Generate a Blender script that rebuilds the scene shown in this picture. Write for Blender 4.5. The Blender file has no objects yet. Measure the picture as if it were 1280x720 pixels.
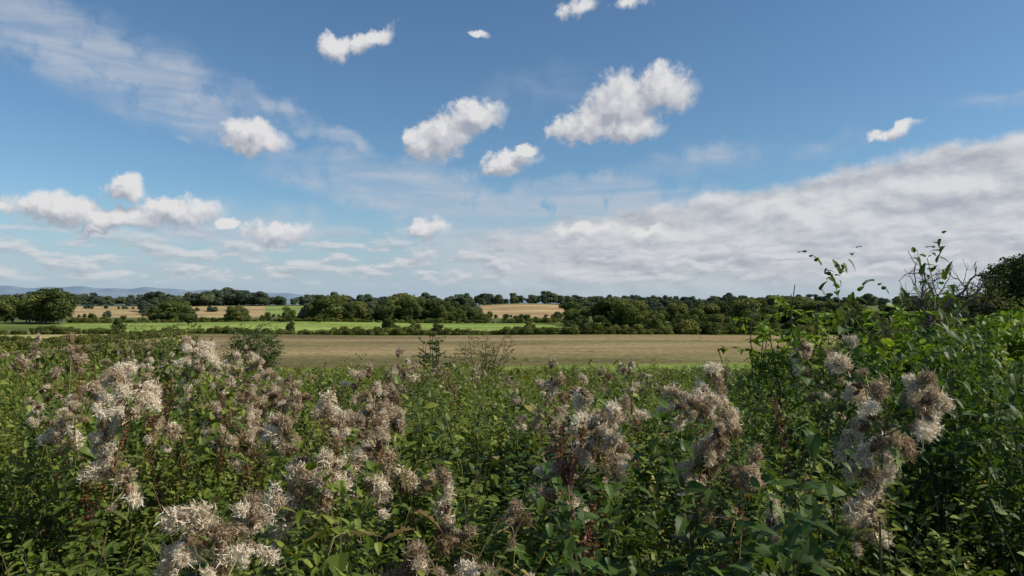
import bpy, math, random
import numpy as np
from mathutils import Vector
R = np.random.default_rng(7)
random.seed(7)
scene = bpy.context.scene
scene.view_settings.view_transform = 'Standard'
scene.view_settings.look = 'None'
scene.view_settings.exposure = 0
EYE = 1.75
SUN_AZ, SUN_EL = 100.0, 40.0

# ------------------------------------------------------------------ mesh builder
class MB:
    def __init__(s):
        s.V=[]; s.F=[]; s.M=[]; s.T=[]; s.n=0
    def add(s, v, f, mat=0, tint=0.5):
        v=np.asarray(v,float).reshape(-1,3); f=np.asarray(f,int).reshape(-1,3)
        s.V.append(v); s.F.append(f+s.n); s.M.append(np.broadcast_to(mat,(len(f),)))
        s.T.append(np.full(len(v),tint) if np.isscalar(tint) else np.asarray(tint))
        s.n+=len(v)
    def arrays(s): return np.concatenate(s.V),np.concatenate(s.F),np.concatenate(s.M),np.concatenate(s.T)
    def mesh(s, name, mats, smooth=False):
        V,F,M,T=s.arrays()
        me=bpy.data.meshes.new(name)
        me.vertices.add(len(V)); me.vertices.foreach_set('co',V.ravel().astype(np.float32))
        me.loops.add(len(F)*3); me.loops.foreach_set('vertex_index',F.ravel().astype(np.int32))
        me.polygons.add(len(F)); me.polygons.foreach_set('loop_start',(np.arange(len(F))*3).astype(np.int32))
        for m in mats: me.materials.append(m)
        me.polygons.foreach_set('material_index',M.astype(np.int32))
        me.polygons.foreach_set('use_smooth',np.full(len(F),bool(smooth)))
        a=me.attributes.new('tint','FLOAT','POINT'); a.data.foreach_set('value',T.astype(np.float32))
        me.update(calc_edges=True); me.validate()
        return me
    def obj(s,name,mats,coll=None,smooth=False):
        o=bpy.data.objects.new(name,s.mesh(name,mats,smooth))
        (coll or scene.collection).objects.link(o)
        return o

def nrm(a): return a/np.maximum(np.linalg.norm(a,axis=-1,keepdims=True),1e-9)

def tube(mb,path,radii,sides=5,mat=0,tint=0.5):
    path=np.asarray(path,float); n=len(path)
    d=np.gradient(path,axis=0); d=nrm(d)
    ref=np.array([0.31,0.77,0.2]) if abs(d[0][2])>0.8 else np.array([0.1,0.05,1.0])
    u=nrm(np.cross(d,ref)); w=np.cross(d,u)
    ang=np.linspace(0,2*np.pi,sides,endpoint=False)
    V=path[:,None,:]+np.asarray(radii)[:,None,None]*(np.cos(ang)[None,:,None]*u[:,None,:]+np.sin(ang)[None,:,None]*w[:,None,:])
    F=[]
    for i in range(n-1):
        for j in range(sides):
            a=i*sides+j; b=i*sides+(j+1)%sides; c=a+sides; e=b+sides
            F+= [(a,b,e),(a,e,c)]
    mb.add(V.reshape(-1,3),F,mat,tint)

def leaf_tpl(ts,ws,curve=0.25,fold=0.3):
    V=[];F=[]; n=len(ts)
    for t,w in zip(ts,ws):
        z=-curve*t*t
        V+= [(-w,t,z+fold*w),(0,t,z),(w,t,z+fold*w)]
    for i in range(n-1):
        a=3*i; b=a+3
        if ws[i]==0: F+= [(a+1,b,b+1)][::1]+[(a+1,b+1,b+2)]
        elif ws[i+1]==0: F+= [(a,a+1,b+1),(a+1,a+2,b+1)]
        else: F+= [(a,a+1,b+1),(a,b+1,b),(a+1,a+2,b+2),(a+1,b+2,b+1)]
    return np.array(V,float),np.array(F,int)
NET=leaf_tpl([0,.08,.18,.28,.38,.5,.62,.74,.87,1],[.01,.2,.3,.27,.3,.23,.24,.15,.11,0],.35,.25)
HAZ=leaf_tpl([0,.12,.32,.55,.78,.92,1],[.01,.26,.4,.42,.3,.12,0],.2,.25)
SML=leaf_tpl([0,.3,.65,1],[.02,.2,.17,0],.25,.3)
THI=leaf_tpl([0,.1,.2,.28,.38,.46,.56,.64,.74,.82,1],[.02,.03,.14,.05,.17,.05,.15,.04,.11,.03,0],.5,.35)
BLD=leaf_tpl([0,.35,.7,1],[.012,.014,.009,0],.45,.5)

def leaves(mb,tpl,pos,d,up,size,mat,tint,wid=1.0):
    pos=np.asarray(pos,float);d=nrm(np.asarray(d,float)); N=len(pos)
    up=np.broadcast_to(np.asarray(up,float),(N,3))
    x=nrm(np.cross(d,up)+1e-6); z=np.cross(x,d)
    V,F=tpl
    s=np.broadcast_to(np.asarray(size,float),(N,))[:,None,None]
    W=(V[None,:,0:1]*wid*x[:,None,:]+V[None,:,1:2]*d[:,None,:]+V[None,:,2:3]*z[:,None,:])*s+pos[:,None,:]
    FF=(F[None]+(np.arange(N)*len(V))[:,None,None]).reshape(-1,3)
    T=np.repeat(np.broadcast_to(np.asarray(tint,float),(N,)),len(V))
    mb.add(W.reshape(-1,3),FF,mat,T)

# ------------------------------------------------------------------ materials
def newmat(name):
    m=bpy.data.materials.new(name); m.use_nodes=True
    nt=m.node_tree; nt.nodes.clear(); return m,nt,nt.nodes,nt.links
def ramp(nt,stops):
    r=nt.nodes.new('ShaderNodeValToRGB'); e=r.color_ramp.elements
    while len(e)<len(stops): e.new(0.5)
    for i,(p,c) in enumerate(stops): e[i].position=p; e[i].color=(*c,1)
    return r
def foliage(name,stops,transl=0.35,rough=0.5,spec=0.3,rnd=0.35,tcol=(1.25,1.3,0.6)):
    m,nt,N,L=newmat(name)
    at=N.new('ShaderNodeAttribute'); at.attribute_name='tint'
    oi=N.new('ShaderNodeObjectInfo')
    ma=N.new('ShaderNodeMath'); ma.operation='MULTIPLY_ADD'; L.new(oi.outputs['Random'],ma.inputs[0]); ma.inputs[1].default_value=rnd; ma.inputs[2].default_value=-rnd/2
    ad=N.new('ShaderNodeMath'); ad.operation='ADD'; ad.use_clamp=True; L.new(at.outputs['Fac'],ad.inputs[0]); L.new(ma.outputs[0],ad.inputs[1])
    r=ramp(nt,stops); L.new(ad.outputs[0],r.inputs[0])
    p=N.new('ShaderNodeBsdfPrincipled'); p.inputs['Roughness'].default_value=rough
    p.inputs['Specular IOR Level'].default_value=spec
    L.new(r.outputs[0],p.inputs['Base Color'])
    o=N.new('ShaderNodeOutputMaterial')
    if transl<=.06:
        L.new(p.outputs[0],o.inputs[0]); return m
    t=N.new('ShaderNodeBsdfTranslucent')
    mc=N.new('ShaderNodeMix'); mc.data_type='RGBA'; mc.blend_type='MULTIPLY'; mc.inputs['Factor'].default_value=1
    L.new(r.outputs[0],mc.inputs['A']); mc.inputs['B'].default_value=(*tcol,1)
    L.new(mc.outputs['Result'],t.inputs['Color'])
    mx=N.new('ShaderNodeMixShader'); mx.inputs[0].default_value=transl
    L.new(p.outputs[0],mx.inputs[1]); L.new(t.outputs[0],mx.inputs[2])
    L.new(mx.outputs[0],o.inputs[0])
    return m
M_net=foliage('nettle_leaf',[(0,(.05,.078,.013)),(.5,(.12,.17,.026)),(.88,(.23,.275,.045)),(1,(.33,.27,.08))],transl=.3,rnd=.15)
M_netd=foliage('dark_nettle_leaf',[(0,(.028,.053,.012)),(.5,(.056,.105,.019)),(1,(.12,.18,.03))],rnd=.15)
M_und=foliage('undergrowth_leaf',[(0,(.065,.09,.016)),(.5,(.155,.2,.033)),(.92,(.28,.3,.055)),(1,(.36,.25,.09))],transl=.3,rnd=.15)
M_thl=foliage('thistle_leaf',[(0,(.17,.10,.045)),(.35,(.15,.12,.045)),(.6,(.11,.145,.04)),(1,(.18,.22,.07))])
M_fluff=foliage('seed_fluff',[(0,(.18,.12,.068)),(.3,(.38,.285,.185)),(.65,(.63,.53,.39)),(1,(.85,.79,.66))],transl=.28,rough=.9,spec=.05,rnd=.4,tcol=(1,.95,.84))
M_bract=foliage('seed_bract',[(0,(.07,.04,.025)),(1,(.2,.125,.07))],transl=.05)
M_stem=foliage('green_stem',[(0,(.13,.075,.04)),(.5,(.14,.135,.05)),(1,(.2,.21,.07))],transl=.05)
M_dock=foliage('dock_seed',[(0,(.08,.03,.018)),(1,(.22,.10,.05))],transl=.15)
M_grs=foliage('grass_blade',[(0,(.1,.14,.025)),(.6,(.18,.23,.045)),(.85,(.34,.31,.12)),(1,(.5,.42,.22))],rnd=.15)
M_haz=foliage('hazel_leaf',[(0,(.09,.16,.015)),(.5,(.18,.27,.03)),(1,(.32,.39,.06))],transl=.42,rnd=.1)
M_bark=foliage('bark',[(0,(.06,.05,.04)),(1,(.15,.125,.10))],transl=0,rough=.9,spec=.1)
M_tree=foliage('tree_foliage',[(0,(.045,.066,.022)),(.5,(.085,.114,.034)),(1,(.16,.175,.052))],transl=.25,rough=.7,spec=.1,rnd=1.0)
M_oak=foliage('oak_foliage',[(0,(.03,.045,.015)),(.5,(.05,.075,.022)),(1,(.09,.12,.035))],transl=.2,rough=.7,spec=.1,rnd=.1)
M_hedge=foliage('hedge_foliage',[(0,(.07,.09,.025)),(.5,(.12,.145,.036)),(1,(.21,.21,.06))],transl=.25,rough=.7,spec=.1,rnd=.9)
M_ftree=foliage('ridge_tree_foliage',[(0,(.062,.09,.068)),(.5,(.09,.12,.078)),(1,(.145,.17,.09))],transl=.2,rough=.8,spec=.05,rnd=1.0)  # greens paler and bluer: distance haze mixed into the leaf colour

# ------------------------------------------------------------------ terrain
YP=np.array([-1e5,3,12,30,60,88,190,225,260,300,340,450,590,640,800,850,950,1300,3000,30000])
ZP=np.array([-1.75,-1.75,-2.6,-4.3,-7.2,-9.2,-10.6,-11.1,-11.2,-10.8,-12.6,-16.5,-18,-16.3,-9.8,-9.4,-11,-20,-45,-60])
AZH=np.array([-180,-60,-37,-27,-21,-16,-12,180.]);HH=np.array([60,165,172,158,126,76,10,10.])
def ground(x,y):
    x=np.asarray(x,float);y=np.asarray(y,float)
    z=np.interp(y,YP,ZP)
    r=np.hypot(x,y); az=np.degrees(np.arctan2(x,y))
    H=np.interp(az,AZH,HH)*(1+.06*np.sin(az*1.3)+.04*np.sin(az*3.1+1))
    z=z+H*np.exp(-((r-9500)/2600)**2)
    z=z+np.clip((y-20)/200,0,1)*(.35*np.sin(x*.021+1)*np.sin(y*.017)+.2*np.sin(x*.05))
    z=z+2.5*np.exp(-((x-12)/50)**2-((y-790)/90)**2)
    z=z+0.06*np.sin(x*1.1)*np.sin(y*.9+.5)*np.clip(1-r/60,0,1)
    return z+EYE
az=np.concatenate([np.arange(-65,65.01,.25),np.arange(70,295,5)])
rr=np.concatenate([[0.0],np.exp(np.linspace(np.log(.6),np.log(26000),430))])
A,RR=np.meshgrid(np.radians(az),rr)
X=RR*np.sin(A);Y=RR*np.cos(A);Z=ground(X,Y)
nr,na=X.shape
i,j=np.meshgrid(np.arange(nr-1),np.arange(na),indexing='ij'); j2=(j+1)%na
q0=i*na+j;q1=i*na+j2;q2=(i+1)*na+j2;q3=(i+1)*na+j
F=np.concatenate([np.stack([q0,q2,q1],-1).reshape(-1,3),np.stack([q0,q3,q2],-1).reshape(-1,3)])
mb=MB(); mb.add(np.stack([X,Y,Z],-1).reshape(-1,3),F)
def blend(c,m,col): 
    m=m[...,None]; return c*(1-m)+np.array(col)*m
def box(x,a,b,s): return np.clip((x-a)/s+.5,0,1)*np.clip((b-x)/s+.5,0,1)
a_=np.where(Y>1,X/np.maximum(Y,1),9)
C=np.zeros(X.shape+(3,))+np.array((.05,.06,.022))
C=blend(C,box(Y,45,1e6,20),(.12,.16,.045))
C=blend(C,box(Y,50,95,6)*box(a_,-.8,.8,.05),(.2,.26,.055))
brown=box(Y,92+4*np.sin(X*.03),193,3)*box(X,-92,103,3)
C=blend(C,brown,(.235,.178,.09))
C=blend(C,brown*box(Y,140,158,10)*.5,(.18,.17,.072))
C=blend(C,brown*box(Y,92,112,14)*.6,(.185,.18,.07))
C=blend(C,box(Y,206,300,4)*box(a_,-.66,.075,.01),(.2,.265,.065))
C=blend(C,box(Y,240,256,8)*box(a_,-.66,.0,.01)*.7,(.26,.31,.08))
C=blend(C,box(Y,160,200,5)*box(a_,-.75,-.47,.01),(.34,.3,.12))
C=blend(C,box(Y,300,590,10),(.09,.115,.04))
rf=box(Y,600,792,12)
C=blend(C,rf,(.14,.17,.06))
C=blend(C,rf*box(a_,-.66,-.36,.01),(.38,.285,.145))
C=blend(C,rf*box(a_,-.36,-.30,.005),(.2,.27,.08))
C=blend(C,rf*box(a_,-.065,.10,.008),(.38,.27,.145))
C=blend(C,box(Y,800,4000,10),(.1,.13,.06))
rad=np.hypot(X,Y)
C=blend(C,np.clip((rad-2500)/3500,0,1),(.18,.25,.33))  # aerial haze painted into the far hills as a bluish base colour
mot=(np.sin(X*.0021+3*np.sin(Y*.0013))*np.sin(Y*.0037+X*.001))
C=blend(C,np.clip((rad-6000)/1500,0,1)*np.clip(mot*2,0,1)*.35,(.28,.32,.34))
m,nt,N,L=newmat('countryside_ground')
at=N.new('ShaderNodeVertexColor'); at.layer_name='Col'
tc=N.new('ShaderNodeTexCoord')
def noise(scale,vscale=(1,1,1),detail=4,rot=0):
    mp=N.new('ShaderNodeMapping'); mp.inputs['Scale'].default_value=vscale; mp.inputs['Rotation'].default_value=(0,0,rot); L.new(tc.outputs['Object'],mp.inputs[0])
    n=N.new('ShaderNodeTexNoise'); n.inputs['Scale'].default_value=scale; n.inputs['Detail'].default_value=detail; L.new(mp.outputs[0],n.inputs['Vector']); return n
def mrange(src,a,b,c,d):
    r=N.new('ShaderNodeMapRange'); r.inputs[1].default_value=a;r.inputs[2].default_value=b;r.inputs[3].default_value=c;r.inputs[4].default_value=d; L.new(src,r.inputs[0]); return r.outputs[0]
n1=noise(.035,(.35,1.6,1)); n2=noise(1.2,(.15,1,1),4,.1); n3=noise(.9)
mu=N.new('ShaderNodeMath');mu.operation='MULTIPLY';L.new(mrange(n1.outputs[0],.3,.7,.62,1.36),mu.inputs[0]);L.new(mrange(n2.outputs[0],.3,.7,.78,1.22),mu.inputs[1])
mu2=N.new('ShaderNodeMath');mu2.operation='MULTIPLY';L.new(mu.outputs[0],mu2.inputs[0]);L.new(mrange(n3.outputs[0],.3,.7,.65,1.35),mu2.inputs[1])
vm=N.new('ShaderNodeVectorMath');vm.operation='SCALE';L.new(at.outputs['Color'],vm.inputs[0]);L.new(mu2.outputs[0],vm.inputs['Scale'])
p=N.new('ShaderNodeBsdfPrincipled');p.inputs['Roughness'].default_value=1;p.inputs['Specular IOR Level'].default_value=.05;L.new(vm.outputs[0],p.inputs['Base Color'])
o=N.new('ShaderNodeOutputMaterial');L.new(p.outputs[0],o.inputs[0])
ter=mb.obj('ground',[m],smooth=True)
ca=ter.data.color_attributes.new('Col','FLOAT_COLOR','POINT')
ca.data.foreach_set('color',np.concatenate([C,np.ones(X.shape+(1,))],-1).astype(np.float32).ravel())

# ------------------------------------------------------------------ instancing helper
def collection(name): return bpy.data.collections.new(name)
def scatter(name,coll,nvar,x,y,scl,sink=0.0,tilt=0.08,z=None):
    n=len(x); x=np.asarray(x);y=np.asarray(y)
    me=bpy.data.meshes.new(name); me.vertices.add(n)
    scl=np.asarray(scl,float)
    if scl.ndim==1: scl=np.stack([scl]*3,-1)
    zz=ground(x,y)-sink*scl[:,2] if z is None else z
    me.vertices.foreach_set('co',np.stack([x,y,zz],-1).astype(np.float32).ravel())
    a=me.attributes.new('rot','FLOAT_VECTOR','POINT'); a.data.foreach_set('vector',np.stack([R.normal(0,tilt,n),R.normal(0,tilt,n),R.uniform(0,6.283,n)],-1).astype(np.float32).ravel())
    a=me.attributes.new('scl','FLOAT_VECTOR','POINT'); a.data.foreach_set('vector',scl.astype(np.float32).ravel())
    a=me.attributes.new('idx','INT','POINT'); a.data.foreach_set('value',R.integers(0,nvar,n).astype(np.int32))
    ob=bpy.data.objects.new(name,me); scene.collection.objects.link(ob)
    g=bpy.data.node_groups.new(name+'_gn','GeometryNodeTree')
    g.interface.new_socket('Geometry',in_out='INPUT',socket_type='NodeSocketGeometry'); g.interface.new_socket('Geometry',in_out='OUTPUT',socket_type='NodeSocketGeometry')
    GN=g.nodes;GL=g.links
    gi=GN.new('NodeGroupInput');go=GN.new('NodeGroupOutput')
    ci=GN.new('GeometryNodeCollectionInfo'); ci.inputs['Collection'].default_value=coll; ci.inputs['Separate Children'].default_value=True; ci.inputs['Reset Children'].default_value=True
    ip=GN.new('GeometryNodeInstanceOnPoints'); ip.inputs['Pick Instance'].default_value=True
    def na_(nm,t):
        k=GN.new('GeometryNodeInputNamedAttribute'); k.data_type=t; k.inputs['Name'].default_value=nm; return k.outputs['Attribute']
    er=GN.new('FunctionNodeEulerToRotation')
    GL.new(na_('rot','FLOAT_VECTOR'),er.inputs[0])
    GL.new(gi.outputs[0],ip.inputs['Points']);GL.new(ci.outputs[0],ip.inputs['Instance'])
    GL.new(na_('idx','INT'),ip.inputs['Instance Index']);GL.new(er.outputs[0],ip.inputs['Rotation']);GL.new(na_('scl','FLOAT_VECTOR'),ip.inputs['Scale'])
    GL.new(ip.outputs[0],go.inputs[0])
    md=ob.modifiers.new('instances','NODES'); md.node_group=g
    return ob

# ------------------------------------------------------------------ plants
def bent(h,lean,n=7,jit=.01):
    t=np.linspace(0,1,n); az=R.uniform(0,6.28)
    p=np.stack([np.cos(az)*lean*t**1.6,np.sin(az)*lean*t**1.6,h*t],-1)
    p[1:-1,:2]+=R.normal(0,jit,(n-2,2)); return p
def along(p,t):
    k=np.linspace(0,1,len(p)); return np.stack([np.interp(t,k,p[:,c]) for c in range(3)],-1)
# shared slots: 0 nettle, 1 dark nettle, 2 undergrowth, 3 stem, 4 grass
WEED_MATS=[M_net,M_netd,M_und,M_stem,M_grs]
def nettle(mi):
    mb=MB()
    for s in range(2):
        off=np.array([R.normal(0,.07),R.normal(0,.07),0])*(s>0)
        h=R.uniform(.9,1.15)*(1-.2*s); p=bent(h,R.uniform(.05,.3))+off
        tube(mb,p,np.linspace(.004,.0015,len(p)),4,3,R.uniform(.3,.8))
        n=17; t=np.linspace(.22,.99,n)+R.normal(0,.01,n)
        for k in range(n):
            base=along(p,np.array([t[k]]))[0]
            a0=k*math.pi/2+R.normal(0,.25)
            prof=math.sin(min(1,(1-t[k])*3.0+.2)*1.57)
            for q in range(2):
                aa=a0+q*math.pi
                d=np.array([math.cos(aa),math.sin(aa),R.uniform(-.45,.35)+ (.5 if t[k]>.9 else 0)])
                L_=R.uniform(.055,.10)*prof
                leaves(mb,NET,[base+d*.02*prof],[d],[(R.normal(0,.35),R.normal(0,.35),1)],L_,mi,np.clip(R.normal(.40,.16)+.35*(t[k]>.88),0,1))
                if t[k]>.4 and R.random()<.8:
                    m=5; dd=np.array([math.cos(aa+.3),math.sin(aa+.3),.8])
                    pos=base+dd*np.linspace(.02,.09,m)[:,None]
                    leaves(mb,NET,pos,nrm(R.normal(0,1,(m,3))+[0,0,.3]),(0,0,1),R.uniform(.022,.048,m),mi,R.uniform(.45,.85,m))
                if t[k]>.5 and t[k]<.93 and R.random()<.5:
                    c=base+np.array([[0,0,0],[math.cos(aa+.6)*.02,math.sin(aa+.6)*.02,-.005],[math.cos(aa+.6)*.035,math.sin(aa+.6)*.035,-.045]])
                    tube(mb,c,[.002,.003,.001],3,3,.95)
    return mb.arrays()
def undergrowth():
    mb=MB()
    for s in range(16):
        h=R.uniform(.55,1.08); p=bent(h,R.uniform(.1,.4),6,.015)+np.array([R.normal(0,.07),R.normal(0,.07),0])
        tube(mb,p,np.linspace(.003,.001,len(p)),3,3,R.uniform(.2,1))
        n=34; t=R.uniform(.25,1,n); pos=along(p,t)
        d=R.normal(0,1,(n,3)); d[:,2]=R.normal(.25,.4,n)
        pos=pos+nrm(d)*R.uniform(0,.035,n)[:,None]
        leaves(mb,SML,pos,d,R.normal(0,.4,(n,3))+[0,0,1],R.uniform(.022,.052,n)*(1.15-.3*t),2,np.clip(R.normal(.48,.18,n)+(R.random(n)<.04)*.5,0,1),1.3)
    return mb.arrays()
def grass():
    mb=MB(); n=60
    a=R.uniform(0,6.28,n); pos=np.stack([R.normal(0,.05,n),R.normal(0,.05,n),np.zeros(n)],-1)
    d=np.stack([np.cos(a)*.35,np.sin(a)*.35,np.ones(n)],-1)
    leaves(mb,BLD,pos,d,np.stack([-np.cos(a),-np.sin(a),np.full(n,.3)],-1)*-1,R.uniform(.5,1.05,n),4,np.clip(R.normal(.5,.25,n),0,1),.55)
    for s in range(3):
        p=bent(R.uniform(.9,1.3),.3,6,.01); tube(mb,p,np.linspace(.0015,.0008,6),3,4,.95)
        m=50; tt=R.uniform(.82,1,m); leaves(mb,SML,along(p,tt)+R.normal(0,.006,(m,3)),R.normal(0,.5,(m,3))+[0,0,1],(0,1,0),R.uniform(.008,.018,m),4,R.uniform(.8,1,m))
    return mb.arrays()
PN=[nettle(0) for k in range(6)]; PD=[nettle(1) for k in range(5)]; PU=[undergrowth() for k in range(5)]; PG=[grass() for k in range(4)]
def tile(coll,name,kinds,rad=.85):
    mb=MB()
    ph=R.uniform(0,6.28,4)
    for lst,cnt,s0,s1 in kinds:
        for q in range(cnt):
            V,F_,M_,T=lst[R.integers(len(lst))]
            r=rad*math.sqrt(R.random()); a=R.uniform(0,6.283); ro=R.uniform(0,6.283)
            cx,cy=r*math.cos(a),r*math.sin(a)
            s=R.uniform(s0,s1)*(1+.22*math.sin(cx*5+ph[0])*math.sin(cy*5+ph[1]))*R.choice([.78,.95,1,1.18])
            c_,s_=math.cos(ro),math.sin(ro)
            W=np.stack([V[:,0]*c_-V[:,1]*s_,V[:,0]*s_+V[:,1]*c_,V[:,2]],-1)*s+[cx,cy,0]
            mb.add(W,F_,M_,T+R.normal(-.02,.11))
    mb.obj(name,WEED_MATS,coll)

def heads(mb,C0,ax,size,tone):
    n=len(C0)
    for c,a,s in zip(C0,ax,size):
        tube(mb,[c-a*.018*s,c-a*.012*s,c-a*.004*s,c+a*.003*s],[.0015*s,.006*s,.0065*s,.004*s],6,3,R.random())
    S=300
    c=np.repeat(C0,S,0);a=np.repeat(ax,S,0);s=np.repeat(size,S)[:,None]
    d=nrm(nrm(R.normal(0,1,(n*S,3)))+a*.35)
    l=R.uniform(.003,.0115,(n*S,1))*s
    drift=np.repeat(R.normal(0,.008,(n,3))+[0,0,-.004],S,0)*R.random((n*S,1))*2
    c=c+(nrm(R.normal(0,1,(n*S,3)))*R.uniform(0,1,(n*S,1))**.6*.0125+a*.006+drift)*s
    w=nrm(np.cross(d,R.normal(0,1,(n*S,3))))*R.uniform(.0005,.0014,(n*S,1))*s
    mid=c+d*l*.5+R.normal(0,.0028,(n*S,3))*s; tip=c+d*l*.8+R.normal(0,.0055,(n*S,3))*s
    V=np.stack([c-w*.8,c+w*.8,mid-w,mid+w,tip],1).reshape(-1,3)
    b=(np.arange(n*S)*5)[:,None,None]
    F=(np.array([[0,1,3],[0,3,2],[2,3,4]])[None]+b).reshape(-1,3)
    ti=np.repeat(np.repeat(np.clip(R.normal(tone,.24,n),.0,1),S)+R.normal(0,.13,n*S),5)
    mb.add(V,F,2,np.clip(ti,0,1))

def thistle(coll,i,bush=1.0):
    mb=MB()
    h=R.uniform(1.04,1.22); p=bent(h,R.uniform(.05,.28),8,.014)
    brown=R.random()
    tube(mb,p,np.linspace(.006,.002,len(p)),5,1,.15+.4*brown)
    n=16; t=np.linspace(.12,.9,n); aa=np.arange(n)*2.4+R.normal(0,.3,n)
    d=np.stack([np.cos(aa),np.sin(aa),R.uniform(-.5,.5,n)],-1)
    leaves(mb,THI,along(p,t),d,(0,0,1),R.uniform(.09,.17,n)*(1.15-.5*t),0,np.clip(.1+.75*t-.5*brown+R.normal(0,.2,n),0,1),1.3)
    C0=[];AX=[];SZ=[]
    nb=int(R.integers(5,10)*bush)
    for b in range(nb):
        tb=R.uniform(.62,.99); base=along(p,np.array([tb]))[0]; az_=b*2.4+R.normal(0,.6)
        L_=R.uniform(.04,.30)*(1.25-tb*.5)
        dz=R.uniform(.7,1.9); dd=nrm(np.array([math.cos(az_),math.sin(az_),dz]))
        e=base+dd*L_; mid=base+dd*L_*.5+np.array([math.cos(az_),math.sin(az_),-.5])*.02
        tube(mb,[base,mid,e],[.0025,.002,.0015],4,1,R.uniform(.1,.8))
        m=4; leaves(mb,THI,base+dd*np.linspace(.2,.9,m)[:,None]*L_,R.normal(0,1,(m,3)),(0,0,1),R.uniform(.03,.07,m),0,R.uniform(.0,.8,m),1.3)
        k=R.integers(4,10)
        for q in range(k):
            sp=R.normal(0,.021,3)*[1,1,1.4]+np.array([0,0,R.uniform(-.06,.02)])
            c=e+sp; C0.append(c);AX.append(nrm(sp+dd*.03+R.normal(0,.01,3)));SZ.append(R.choice([.8,1,1.2,1.5,1.8]))
            tube(mb,[e-dd*.05,(e+c)/2-dd*.012,c-AX[-1]*.014],[.0014,.0012,.001],3,1,.5)
    heads(mb,np.array(C0),np.array(AX),np.array(SZ),.76-.3*brown)
    mb.obj('thistle_%d'%i,[M_thl,M_stem,M_fluff,M_bract],coll)

def dock(coll,i):
    mb=MB(); p=bent(1.1,.15,7)
    tube(mb,p,np.linspace(.006,.002,7),5,0,.5)
    for b in range(8):
        tb=R.uniform(.45,.9); base=along(p,np.array([tb]))[0]; a=R.uniform(0,6.28)
        e=base+np.array([math.cos(a)*.06,math.sin(a)*.06,R.uniform(.12,.25)])
        q=np.array([base,(base+e)/2+[math.cos(a)*.015,math.sin(a)*.015,0],e]); tube(mb,q,[.002,.002,.001],3,0,.4)
        n=110; tt=R.uniform(.15,1,n); pos=along(q,tt)+R.normal(0,.007,(n,3))
        leaves(mb,SML,pos,R.normal(0,1,(n,3)),(0,0,1),R.uniform(.006,.013,n),0,R.random(n),2.2)
    n=160;tt=R.uniform(.6,1,n)
    leaves(mb,SML,along(p,tt)+R.normal(0,.007,(n,3)),R.normal(0,1,(n,3)),(0,0,1),R.uniform(.006,.014,n),0,R.random(n),2.2)
    mb.obj('dock_%d'%i,[M_dock],coll)

def leafy_bush(name,h,w,stems,mat,tpl,lsize,coll=None,twigs=9,lpt=12,fill=0,lobes=14):
    mb=MB()
    for s in range(stems):
        az_=R.uniform(0,6.28); ln=w*.5*math.sqrt(R.random()); hh=h*R.uniform(.6,1)*(1-.3*(ln/(w*.5))**2)
        t=np.linspace(0,1,7); p=np.stack([np.cos(az_)*ln*t**1.2,np.sin(az_)*ln*t**1.2,hh*t],-1)+R.normal(0,.015*h,(7,3))*t[:,None]
        tube(mb,p,np.linspace(.007,.002,7)*h,5,1,R.random())
        for k in range(twigs):
            tb=R.uniform(.3,1); base=along(p,np.array([tb]))[0]; dd=nrm(np.array([R.normal(),R.normal(),R.uniform(-.1,.9)])); L_=R.uniform(.06,.13)*h
            q=np.array([base,base+dd*L_*.5+R.normal(0,.01,3),base+dd*L_+[0,0,-.01]]); tube(mb,q,[.002*h,.0015*h,.0008*h],3,1,R.random())
            m=lpt; pos=along(q,np.linspace(.1,1,m)); d=R.normal(0,1,(m,3))*[1,1,.4]+dd*.6
            leaves(mb,tpl,pos,d,R.normal(0,.35,(m,3))+[0,0,1],R.uniform(.6,1.15,m)*lsize,0,np.clip(R.normal(.5,.2,m),0,1))
    if fill:
        for q in range(lobes):
            a=R.uniform(0,6.28); r=w*.38*math.sqrt(R.random()); c=np.array([math.cos(a)*r,math.sin(a)*r,h*R.uniform(.2,.86-.25*(r/(w*.38))**2)]); s=h*R.uniform(.09,.15)
            u=nrm(R.normal(0,1,(fill,3))); pos=c+u*s*(R.uniform(.3,1,(fill,1))**.5)*[1.2,1.2,.9]
            leaves(mb,tpl,pos,R.normal(0,.8,(fill,3))+u,R.normal(0,.3,(fill,3))+[0,0,1]+u*.5,R.uniform(.6,1.1,fill)*lsize,0,np.clip(R.normal(.5,.2,fill),0,1))
    return mb.obj(name,[mat,M_bark],coll)

cW=collection('weed_tile_kinds'); [tile(cW,'weeds_%d'%k,[(PN,13,.72,1.08),(PU,13,.65,1.05),(PG,1+k%2,.8,1.1)]) for k in range(8)]
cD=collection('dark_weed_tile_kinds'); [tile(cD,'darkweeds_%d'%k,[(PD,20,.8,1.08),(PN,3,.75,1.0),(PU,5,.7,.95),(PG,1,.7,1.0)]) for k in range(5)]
cT=collection('thistle_kinds'); [thistle(cT,k) for k in range(12)]
cK=collection('dock_kinds'); [dock(cK,k) for k in range(2)]
cB=collection('bush_kinds'); [leafy_bush('bush_%d'%k,1.0,1.0,18,M_hedge,SML,.07,cB,8,10,60) for k in range(3)]
cS=collection('tall_weed_kinds')
for k in range(4):
    mb=MB()
    for q in range(3):
        V,F_,M_,T=(PN if q<2 else PU)[R.integers(5)]; s=R.uniform(.85,1.1); mb.add(V*s+[R.normal(0,.1),R.normal(0,.1),0],F_,M_,T+R.normal(.03,.1))
    mb.obj('tallweed_%d'%k,WEED_MATS,cS)

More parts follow.
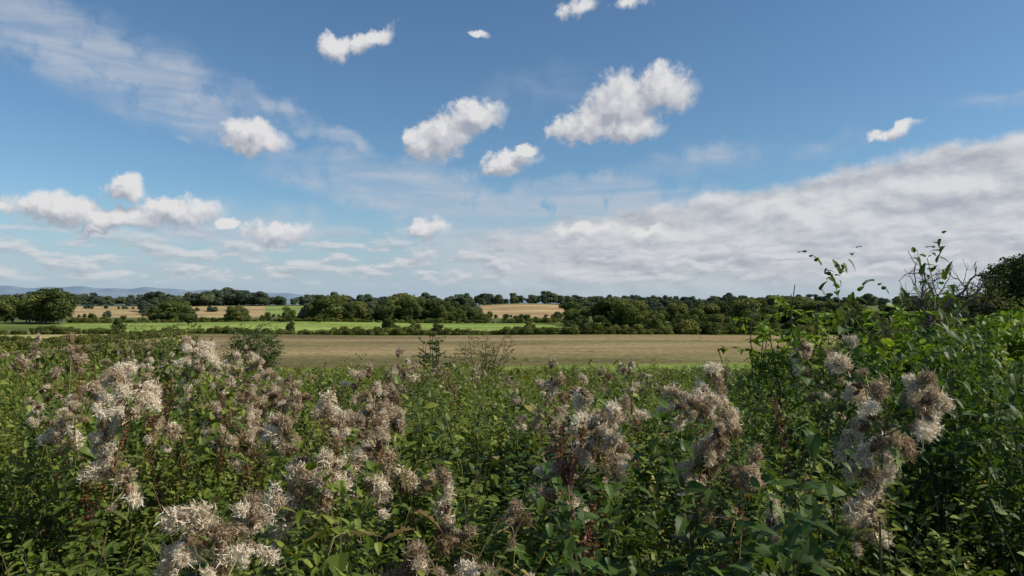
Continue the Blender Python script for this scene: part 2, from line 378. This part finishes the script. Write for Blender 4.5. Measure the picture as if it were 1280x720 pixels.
def wedge(y0,y1,dens,amax=.9,pad=.9,amin=None):
    n=int(dens*(y1-y0)*((y1+y0)*amax+2*pad))
    y=np.sqrt(R.uniform(y0*y0,y1*y1,n)); x=R.uniform(-1,1,n)*(amax*y+pad)
    if amin is not None: k=x/y>amin; x,y=x[k],y[k]
    return x,y
def cat(*l): return np.concatenate([a[0] for a in l]),np.concatenate([a[1] for a in l])
def lump(x,y): return .97+.14*np.sin(x*1.7+.6*y)*np.sin(y*.8+1.3)+.1*np.sin(x*3.1+2)*np.sin(y*1.9)+np.clip((-x/y-.35),0,.4)*.55*np.clip((y-3)/4,0,1)
def rightup(x,y): return 1+np.clip(x/y-.42,0,.35)*1.45*np.clip((y-1.5)/2,0,1)
px_=[];py_=[]
sp_=1.18; yy=2.05; row=0
while yy<27:
    s=sp_*(1 if yy<12 else 1.25)
    xmax=.9*yy+1.2
    xx=np.arange(-xmax,xmax,s)+(row%2)*s*.5
    px_.append(xx+R.normal(0,.12,len(xx))); py_.append(np.full(len(xx),yy)+R.normal(0,.1,len(xx)))
    yy+=s*.87; row+=1
x=np.concatenate(px_);y=np.concatenate(py_)
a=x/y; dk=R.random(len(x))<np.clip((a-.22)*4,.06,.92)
def zs(x,y): 
    l=lump(x,y)*rightup(x,y)*R.uniform(.86,1.08,len(x)); return np.stack([np.ones(len(x))*1.05,np.ones(len(x))*1.05,l],-1)
scatter('nettle_and_grass_patch',cW,8,x[~dk],y[~dk],zs(x[~dk],y[~dk]),tilt=.03)
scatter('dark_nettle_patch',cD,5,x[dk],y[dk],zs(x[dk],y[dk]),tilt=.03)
x,y=cat(wedge(3.5,12,.55),wedge(12,24,.3))
k=(np.sin(x*1.1+2)*np.sin(y*.7+x*.3)>0)&(x/y<.6); x,y=x[k],y[k]
scatter('tall_nettles',cS,4,x,y,R.uniform(1.05,1.38,len(x)))
x,y=cat(wedge(2.2,12,.5))
scatter('dock_plants',cK,2,x,y,R.uniform(.9,1.25,len(x)))
# thistles
x,y=cat(wedge(2.6,6,1.6),wedge(6,12,1.5),wedge(12,18,.5))
pat=np.sin(x*1.5+1)*np.sin(y*1.1+x*.5)
a=x/y; k=(pat>-.02)&(R.random(len(x))>np.clip((a-.3)*1.9,0,.8)); x,y=x[k],y[k]; s=R.uniform(.92,1.28,len(x))*lump(x,y)
hx=[-.24,-.32,.26,.45,.78,1.13,-.58,.49,.66,-1.7,-.98,-1.3,-2.6,-2.3,1.25,.9,-.35,-.42,.1,-.15]
hy=[2.6,1.95,2.8,4.5,2.3,2.2,1.5,1.45,1.5,2.8,4,4.4,4.2,3.3,1.75,3.0,2.4,2.0,4.6,2.5]
hs=[1.2,1.05,1.15,1.26,1.14,1.17,1.02,1.02,1.0,1.14,1.23,1.25,1.28,1.18,1.02,1.2,1.14,1.05,1.24,1.16]
scatter('thistle_patch',cT,12,np.concatenate([x,hx]),np.concatenate([y,hy]),np.concatenate([s,np.array(hs)]),tilt=.1)

# nearer shrubs
def put(o,x,y,s=1,rz=0,sink=0):
    o.location=(x,y,float(ground(x,y))-sink); o.scale=(s,s,s); o.rotation_euler=(0,0,rz); return o
put(leafy_bush('hazel_bush',2.45,2.1,30,M_haz,HAZ,.105,None,11,9,120,24),4.45,7.2)
put(leafy_bush('hazel_bush',2.5,2.4,26,M_haz,HAZ,.10,None,10,9,120,24),6.1,8.6)
put(leafy_bush('elder_bush',2.0,2.0,24,M_netd,HAZ,.07,None,10,9,120,18),5.1,6.0)
put(leafy_bush('elder_bush',2.5,2.6,22,M_netd,HAZ,.07,None,10,9,120,22),7.9,9.2)
put(leafy_bush('ash_sapling',2.75,.9,9,M_haz,NET,.11,None,10,12),3.35,7.9)
put(leafy_bush('ash_sapling',2.4,.8,7,M_haz,NET,.10,None,9,12),2.9,8.4)
put(leafy_bush('ash_sapling',2.4,.8,8,M_haz,NET,.10,None,9,12),3.8,8.3)
put(leafy_bush('hawthorn_bush',3.3,2.2,34,M_netd,SML,.10,None,11,12,170,16),-9.4,25)
put(leafy_bush('hawthorn_bush',3.1,3.0,30,M_hedge,SML,.10,None,10,12,160),-13.4,24)
put(leafy_bush('ash_sapling',3.4,1.7,11,M_net,NET,.11,None,11,12,50),-10.9,22.5)
put(leafy_bush('elder_sapling',3.3,1.0,10,M_netd,HAZ,.08,None,10,12),-2.45,21.)
put(leafy_bush('elder_bush',3.1,2.4,18,M_hedge,SML,.08,None,9,12,70),-1.0,22.)
xs=np.concatenate([R.uniform(-.95,-.46,120),R.uniform(.42,.95,70)]);ys=R.uniform(16,55,190)
scatter('scrub',cB,3,xs*ys,ys,np.stack([R.uniform(1.8,3,190)]*2+[R.uniform(1.9,2.9,190)],-1),sink=.1)
xs=R.uniform(-.46,.42,90);ys=R.uniform(24,56,90)
scatter('low_scrub',cB,3,xs*ys,ys,np.stack([R.uniform(1.2,2.2,90)]*2+[R.uniform(1.0,1.7,90)],-1),sink=.1)

# ------------------------------------------------------------------ trees
def crown(mb,lobes,dens,sz,mat=0,flat=.0):
    for c,r in lobes:
        r=np.asarray(r); n=int(dens*(r[0]*r[1]+r[0]*r[2]+r[1]*r[2])/3*4)
        u=nrm(R.normal(0,1,(n,3))); rad=R.uniform(.55,1.0,n)**.6
        bump=1+.12*np.sin(u[:,0]*7+c[0])*np.sin(u[:,1]*6+c[1]*2)*1+.1*np.sin(u[:,2]*9+c[2])
        pos=np.asarray(c)+u*r*(rad*bump)[:,None]+R.normal(0,.04,(n,3))*r
        nn=nrm(u+R.normal(0,.55,(n,3))+[0,0,.25]); t1=nrm(np.cross(nn,R.normal(0,1,(n,3)))); t2=np.cross(nn,t1)
        s=R.uniform(.5,1.2,(n,1))*sz
        V=np.stack([pos-t1*s*.6,pos+t2*s*.35,pos+t1*s*.6,pos-t2*s*.4],1)
        F=(np.array([[0,3,1],[3,2,1]])[None]+(np.arange(n)*4)[:,None,None]).reshape(-1,3)
        mb.add(V.reshape(-1,3),F,mat,np.repeat(np.clip(R.normal(.5,.2)+R.normal(0,.2,n),0,1),4))
def grow(mb,p,d,L_,r,depth,tips,wig=.25,sides=5,spread=.8,mat=1,kids=(2,4),up=.1):
    n=5; path=[p]; dd=d
    for s in range(n):
        dd=nrm(dd+R.normal(0,wig,3)+[0,0,up]); p=p+dd*L_/n; path.append(p)
    path=np.array(path); tube(mb,path,np.linspace(r,r*.55,n+1),sides,mat,R.random())
    if depth==0: tips.append((p,dd)); return
    for k in range(R.integers(*kids)+1):
        t=R.uniform(.45,1) if k else 1.0
        b=along(path,np.array([t]))[0]; nd=nrm(dd+R.normal(0,spread,3)+[0,0,up])
        grow(mb,b,nd,L_*R.uniform(.55,.8),r*(.65 if k==0 else .5),depth-1,tips,wig,max(3,sides-1),spread,mat,kids,up)
def tree(name,coll,mat,style=0,sz=.055,dens=900):
    mb=MB(); tips=[]
    tube(mb,[(0,0,-.03),(0.005,0,.1),(0,.01,.25),(.01,0,.5)],[.035,.028,.022,.012],6,1,.5)
    for k in range(5):
        a=k*1.3+R.normal(0,.3); grow(mb,np.array([0,0,.2+.05*k]),nrm(np.array([math.cos(a),math.sin(a),.8])),.25,.012,1,tips)
    lobes=[]
    W=[.42,.34,.5][style]
    nl=12
    for k in range(nl):
        a=R.uniform(0,6.28); zc=R.uniform(.22,.86); rr_=W*math.sqrt(max(.05,1-((zc-.5)/.45)**2))*R.uniform(.35,.8)
        s=R.uniform(.10,.2)
        lobes.append(((math.cos(a)*rr_,math.sin(a)*rr_,min(zc,1.0-s*.8)),(s*1.15,s*1.15,s*.85)))
    lobes.append(((0,0,.48),(W*.6,W*.6,.3)))
    crown(mb,lobes,dens*4,sz)
    return mb.obj(name,[mat,M_bark],coll)
cTr=collection('tree_kinds'); [tree('tree_%d'%k,cTr,M_tree,k%3) for k in range(8)]
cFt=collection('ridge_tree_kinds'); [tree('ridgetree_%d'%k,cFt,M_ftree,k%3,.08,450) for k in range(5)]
def hedgeplant(coll,k):
    mb=MB(); crown(mb,[((R.normal(0,.2),R.normal(0,.2),R.uniform(.3,.75)),(.3,.3,.26)) for q in range(6)]+[((0,0,.3),(.5,.5,.32))],900,.1); mb.obj('hedge_%d'%k,[M_hedge],coll)
cH=collection('hedge_kinds'); [hedgeplant(cH,k) for k in range(6)]

def hm(x,y): return 1+.24*np.sin(x*.061+1)*np.sin(y*.05)+.16*np.sin(x*.17+y*.03)
def zone(y0,y1,a0,a1,sp,h0,h1):
    area=(y1-y0)*(a1-a0)*(y0+y1)/2; n=max(2,int(area/sp**2)); yy=R.uniform(y0,y1,n); aa=R.uniform(a0,a1,n)
    hh=(h0+(h1-h0)*R.beta(1.3,1.6,n))*hm(aa*yy,yy)
    return np.stack([aa*yy,yy,hh],-1)
def scat(name,coll,nv,zs,wide=1.0,sink=.04):
    P=np.concatenate(zs); s=P[:,2]; w=s*wide*R.uniform(.85,1.25,len(s))
    scatter(name,coll,nv,P[:,0],P[:,1],np.stack([w,w,s],-1),sink=sink,tilt=.03)
scat('woodland',cTr,8,[zone(305,365,-.30,-.055,8.5,7.5,14),zone(305,330,-.62,-.30,10,2.5,5),zone(306,322,-.54,-.475,6,8,11),zone(306,316,-.41,-.38,6,6.5,9),
   zone(306,330,-.055,.11,9,3.4,5.8),zone(280,350,-.95,-.66,9,8,14)],1.05)
scat('woodland',cTr,8,[zone(214,232,.10,.7,8.5,4,8),zone(232,300,.08,.9,9,6.5,12)],1.05)
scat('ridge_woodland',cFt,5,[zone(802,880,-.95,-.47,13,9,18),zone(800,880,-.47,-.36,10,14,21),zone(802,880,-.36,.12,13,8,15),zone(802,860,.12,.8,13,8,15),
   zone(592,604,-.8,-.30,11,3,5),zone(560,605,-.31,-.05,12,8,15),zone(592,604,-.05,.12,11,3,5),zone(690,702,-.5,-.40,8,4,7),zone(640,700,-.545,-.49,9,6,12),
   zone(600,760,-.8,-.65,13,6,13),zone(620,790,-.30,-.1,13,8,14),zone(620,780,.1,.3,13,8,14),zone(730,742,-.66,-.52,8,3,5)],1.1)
def line(xa,ya,xb,yb,sp,h0,h1,jit=.6):
    n=int(math.hypot(xb-xa,yb-ya)/sp); t=np.linspace(0,1,n)
    x_=xa+(xb-xa)*t+R.normal(0,jit,n); hh=R.uniform(h0,h1,n)*(1+.25*np.sin(x_*.13)+.15*np.sin(x_*.37+1))
    return np.stack([x_,ya+(yb-ya)*t+R.normal(0,jit,n),hh],-1)
scat('field_hedge',cH,6,[line(-150,200,-20,199,1.1,1.4,2.1),line(-60,201,45,197,1.1,1.7,2.7),line(20,199,125,205,1.0,2.2,4.0,1.2),line(-190,294,30,299,1.3,1.2,2.2),
   line(103,195,96,90,1.2,2,3),line(-150,160,-95,158,1.2,1.2,2.0),line(-92,192,-92,90,1.2,1.5,2.4)],1.15,.1)
P=[(-36,202,5.5),(-29,203,4.4),(-22,202,4.0),(-66,203,4.2),(5,201,4.2),(17,203,4.6),(42,200,6.5),(60,203,7),(70,201,8),(74,203,7),(-118,204,5),(-95,290,7),(-120,296,8),(-128,270,5.5),(-80,285,4.5)]
scat('hedgerow_trees',cTr,8,[np.array(P,float)],1.1)
scat('field_edge_trees',cTr,8,[np.array([(47.5,95,8.0),(51,97,7.5),(56,88,8),(62,92,8.5),(69,90,8),(52,70,6),(60,72,7)],float)],.9)

# oak at the right edge and dead-topped tree
mb=MB(); tips=[]
grow(mb,np.array([0,0,-.1]),np.array([0,0,1.]),2.4,.22,3,tips,.12,7,.6,1,(3,4),.12)
lobes=[]
for k in range(56):
    s=R.uniform(.55,1.1); th=R.uniform(0,6.28); zc=R.uniform(1.6,6.4); rr_=2.4*math.sqrt(max(.05,1-((zc-3.8)/3.3)**2))*math.sqrt(R.random())
    lobes.append(((rr_*math.cos(th),rr_*math.sin(th),zc),(s,s,s*.8)))
crown(mb,lobes,420,.16)
oak=put(mb.obj('oak_tree',[M_oak,M_bark]),26.2,34.5,.99)
mb=MB(); tips=[]
S0=np.random.default_rng(5); Rk=R; R=S0
for k in range(5):
    a=k*1.257+.4; grow(mb,np.array([0,0,1.2+.12*k]),nrm(np.array([math.cos(a)*.9,math.sin(a)*.9,1.1])),2.3,.16,4,tips,.25,6,.65,1,(2,3),.06)
tube(mb,[(0,0,-.1),(.05,0,.6),(0,.03,1.2),(.04,0,1.9)],[.3,.24,.21,.15],8,1,.5)
tp=np.array([t[0] for t in tips]); print('BARE',tp.min(0),tp.max(0),len(tp))
k=((tp[:,0]>np.median(tp[:,0])+.3)&(tp[:,2]<np.quantile(tp[:,2],.7)))|(tp[:,2]<np.quantile(tp[:,2],.3)); q=np.repeat(tp[k],14,0)+R.normal(0,.2,(k.sum()*14,3))
leaves(mb,SML,q,R.normal(0,1,q.shape),(0,0,1),R.uniform(.1,.18,len(q)),0,R.random(len(q)),1.4)
R=Rk
bt=mb.obj('bare_tree',[M_tree,M_bark])
s=7.1/tp[:,2].max(); put(bt,21.7-s*np.median(tp[:,0]),34,s)

# ------------------------------------------------------------------ world sky
w=bpy.data.worlds.new('World'); scene.world=w; w.use_nodes=True
try: w.cycles.sampling_method='NONE'
except Exception as e: print(e)
nt=w.node_tree; N=nt.nodes; L=nt.links; N.clear()
def M(op,a,b=None,c=None,clamp=False,NN=None,LL=None):
    NN=NN or N; LL=LL or L
    n=NN.new('ShaderNodeMath'); n.operation=op; n.use_clamp=clamp
    for i_,v in enumerate((a,b,c)):
        if v is None: continue
        if isinstance(v,(int,float)): n.inputs[i_].default_value=v
        else: LL.new(v,n.inputs[i_])
    return n.outputs[0]
def SS(v,a,b,c=0.,d=1.):
    n=N.new('ShaderNodeMapRange'); n.interpolation_type='SMOOTHSTEP'; L.new(v,n.inputs[0])
    for i_,q in zip((1,2,3,4),(a,b,c,d)): n.inputs[i_].default_value=q
    return n.outputs[0]
def VM(op,a,b=None,s=None):
    n=N.new('ShaderNodeVectorMath'); n.operation=op
    L.new(a,n.inputs[0])
    if b is not None:
        if isinstance(b,tuple): n.inputs[1].default_value=b
        else: L.new(b,n.inputs[1])
    if s is not None:
        if isinstance(s,(int,float)): n.inputs['Scale'].default_value=s
        else: L.new(s,n.inputs['Scale'])
    return n.outputs[0]
def NZ(v,scale,detail=5,rough=.55,dim='2D',dist=0):
    n=N.new('ShaderNodeTexNoise'); n.noise_dimensions=dim; n.inputs['Scale'].default_value=scale; n.inputs['Detail'].default_value=detail; n.inputs['Roughness'].default_value=rough; n.inputs['Distortion'].default_value=dist
    L.new(v,n.inputs['Vector']); return n
def MP(v,loc=(0,0,0),rot=0,scale=(1,1,1)):
    mp=N.new('ShaderNodeMapping'); mp.inputs['Location'].default_value=loc; mp.inputs['Rotation'].default_value=(0,0,math.radians(rot)); mp.inputs['Scale'].default_value=scale; L.new(v,mp.inputs[0]); return mp.outputs[0]
tc=N.new('ShaderNodeTexCoord'); D=VM('NORMALIZE',tc.outputs['Generated'])
sp=N.new('ShaderNodeSeparateXYZ'); L.new(D,sp.inputs[0])
azn=M('MULTIPLY',M('ARCTAN2',sp.outputs[0],sp.outputs[1]),57.2958); eln=M('MULTIPLY',M('ARCSINE',sp.outputs[2]),57.2958)
cb=N.new('ShaderNodeCombineXYZ'); L.new(azn,cb.inputs[0]); L.new(eln,cb.inputs[1]); P0=cb.outputs[0]
def fieldgroup(name,blobs):
    g=bpy.data.node_groups.new(name,'ShaderNodeTree')
    g.interface.new_socket('P',in_out='INPUT',socket_type='NodeSocketVector'); g.interface.new_socket('F',in_out='OUTPUT',socket_type='NodeSocketFloat')
    gi=g.nodes.new('NodeGroupInput');go=g.nodes.new('NodeGroupOutput'); cur=None
    for (ax,ey,hw,hh,rot,*am) in blobs:
        mp=g.nodes.new('ShaderNodeMapping'); mp.vector_type='TEXTURE'; mp.inputs['Location'].default_value=(ax,ey,0); mp.inputs['Rotation'].default_value=(0,0,math.radians(rot)); mp.inputs['Scale'].default_value=(hw,hh,1)
        g.links.new(gi.outputs[0],mp.inputs[0])
        l=g.nodes.new('ShaderNodeVectorMath'); l.operation='LENGTH'; g.links.new(mp.outputs[0],l.inputs[0])
        f=M('MULTIPLY_ADD',l.outputs['Value'],-(am[0] if am else 1.0),(am[0] if am else 1.0),NN=g.nodes,LL=g.links)
        cur=f if cur is None else M('SMOOTH_MAX',cur,f,.12,NN=g.nodes,LL=g.links)
    g.links.new(cur,go.inputs[0]); return g
CUM=fieldgroup('cumulus',[(9.0,15.7,4.2,2.7,14),(6.0,13.9,3.5,1.6,5),(12.4,16.6,3.2,2.1,-5),(9.6,13.8,3.3,1.4,-2),(14.4,17.4,.7,.3,20,.4),
 (-5.8,13.4,3.2,2.2,20),(-3.2,14.9,3.2,1.5,8),(-7.6,12.6,1.9,1.6,0),(-.5,11.2,2.9,1.2,10),(1.0,12.2,1.2,.7,20),
 (-20.7,12.4,2.9,1.6,-8),(-14.6,19.6,1.6,1.1,0),(-11.8,20.3,2.7,.8,25,.8),(-2.7,21.2,.9,.5,0,.6),(5.6,23.0,2.0,1.0,15,.6),(10,23.2,1.6,.5,0,.4),(29.2,12.1,2.1,.55,15,.7),
 (-29.5,7.9,1.7,1.1,0),(-26,6.6,3.3,1.3,-4),(-33.8,6.3,3.8,1.3,0),(-30,5.7,5.3,1.0,0),(-22.7,5.7,1.1,.6,0),(-31.5,4.8,1.2,.5,0),(-37.5,5.9,2.0,.7,0),(-7.35,5.8,2.6,1.0,5,.7),(-19,5.0,3.4,1.0,0,.7),(6,5.5,3.5,.9,4,.6),(11,5.0,3,.8,0,.6)])
def G(grp,v):
    n=N.new('ShaderNodeGroup'); n.node_tree=grp; L.new(v,n.inputs[0]); return n.outputs[0]
def cum(P,det):
    wn=NZ(P,.55,det,.56); wv=VM('SCALE',VM('SUBTRACT',wn.outputs['Color'],(.5,.5,.5)),s=1.9)
    f=G(CUM,VM('ADD',P,wv)); fn=NZ(P,1.1,det,.6)
    return M('ADD',f,M('MULTIPLY',M('SUBTRACT',fn.outputs[0],.5),.6))
f1=cum(P0,6); f2=cum(VM('ADD',P0,(.5,.95,0)),5)
dc=SS(f1,-.06,.42)
litc=M('ADD',M('MULTIPLY',M('SUBTRACT',f1,f2),1.2),.38,clamp=True)
# wisps
WSP=fieldgroup('wisps',[(-30,16.3,15,4.0,-18,1.4),(-17,14.0,10,1.1,-22,1.3),(-26.5,13.3,2.2,1.6,0,.8),(-25.6,11.8,1.4,.7,0,.7),(2,17,8,2.5,5,.5),(15.5,10.9,8,1.6,6,.9),(36,13.5,4.5,1.0,5,.7),(-8,8.6,16,3.2,-10,1.6),(-22,5.6,12,2.6,0,1.2),(4,6.2,16,4.6,5,2.4),(24,11,6,1,8,.6)])
wn=NZ(P0,.25,5,.6); wf=G(WSP,VM('ADD',P0,VM('SCALE',VM('SUBTRACT',wn.outputs['Color'],(.5,.5,.5)),s=3.0)))
st=NZ(MP(P0,rot=18,scale=(.11,.7,1)),1.0,5,.55,dist=.3)
dw=M('MULTIPLY',SS(wf,0.,.95),SS(st.outputs[0],.28,.72,.35,1.0)); dw=M('MULTIPLY',dw,.8)
# right-hand bank
bn=NZ(P0,.3,5,.55); bs=NZ(MP(P0,scale=(.2,.42,1)),1.0,6,.55,dist=.1); bs2=NZ(MP(P0,loc=(.1,.28,0),scale=(.2,.42,1)),1.0,4,.55,dist=.1)
edge=M('ADD',M('MULTIPLY_ADD',azn,.155,6.0),M('MULTIPLY',M('SUBTRACT',bn.outputs[0],.5),2.4))
db=SS(M('SUBTRACT',edge,eln),-.1,1.0)
db=M('MULTIPLY',db,SS(azn,-12,8)); db=M('MULTIPLY',db,SS(eln,.2,2.6,.35,1.))
db=M('MULTIPLY',db,SS(bs.outputs[0],.22,.5,.88,.98))
ln2=NZ(MP(P0,scale=(.3,1.0,1)),1.0,6,.56,dist=.1); ln3=NZ(MP(P0,loc=(.08,.4,0),scale=(.3,1.0,1)),1.0,4,.56,dist=.1)
band=M('MULTIPLY',SS(eln,.6,2.0),SS(eln,6.5,3.5))
dl=M('MULTIPLY',SS(ln2.outputs[0],.40,.60),band); dl=M('MULTIPLY',dl,.85)
litl=M('ADD',M('MULTIPLY',M('SUBTRACT',ln2.outputs[0],ln3.outputs[0]),3.0),.5,clamp=True)
sky=N.new('ShaderNodeTexSky'); sky.sky_type='NISHITA'; sky.sun_disc=False; sky.sun_elevation=math.radians(SUN_EL); sky.sun_rotation=math.radians(SUN_AZ); sky.altitude=80; sky.air_density=1.0; sky.dust_density=.5; sky.ozone_density=2.2
def MIX(f,a,b,bt='MIX'):
    n=N.new('ShaderNodeMix'); n.data_type='RGBA'; n.blend_type=bt
    for nm,v in (('Factor',f),('A',a),('B',b)):
        if isinstance(v,tuple): n.inputs[nm].default_value=(*v,1)
        elif isinstance(v,(int,float)): n.inputs[nm].default_value=v
        else: L.new(v,n.inputs[nm])
    return n.outputs['Result']
K=10
def c(r,g,b): return (r*K,g*K,b*K)
base=MIX(1.0,sky.outputs[0],(.76,.98,1.08),'MULTIPLY')
haze=SS(eln,9,-.5,0,.9)
base=MIX(haze,base,c(.40,.50,.60))
c1=MIX(dw,base,c(.49,.54,.62))
litb=M('ADD',M('MULTIPLY',M('SUBTRACT',bs.outputs[0],bs2.outputs[0]),2.6),.64,clamp=True)
litb=M('MULTIPLY',litb,SS(eln,1.0,6.5,.68,1.0))
bcol=MIX(litb,c(.40,.43,.49),c(.68,.69,.71))
c2=MIX(db,c1,bcol)
lcol=MIX(litl,c(.38,.43,.50),c(.64,.66,.69))
c3=MIX(dl,c2,lcol)
ccol=MIX(litc,c(.37,.40,.47),c(.74,.74,.75))
c4=MIX(dc,c3,ccol)
bg=N.new('ShaderNodeBackground'); bg.inputs['Strength'].default_value=.1; L.new(c4,bg.inputs[0])
wo=N.new('ShaderNodeOutputWorld'); L.new(bg.outputs[0],wo.inputs[0])

# ------------------------------------------------------------------ sun, camera
sl=bpy.data.lights.new('sun','SUN'); sl.energy=5.0; sl.angle=math.radians(.53); sl.color=(1,.92,.77)
so=bpy.data.objects.new('sun',sl); scene.collection.objects.link(so)
sd=Vector((math.sin(math.radians(SUN_AZ))*math.cos(math.radians(SUN_EL)),math.cos(math.radians(SUN_AZ))*math.cos(math.radians(SUN_EL)),math.sin(math.radians(SUN_EL))))
so.rotation_euler=sd.to_track_quat('Z','Y').to_euler(); so.location=(0,0,50)
cd=bpy.data.cameras.new('camera'); cd.lens=24; cd.sensor_width=36; cd.clip_start=.05; cd.clip_end=60000
co=bpy.data.objects.new('camera',cd); scene.collection.objects.link(co); co.location=(0,0,EYE); co.rotation_euler=(math.radians(90.8),0,0)
scene.camera=co
print('done')
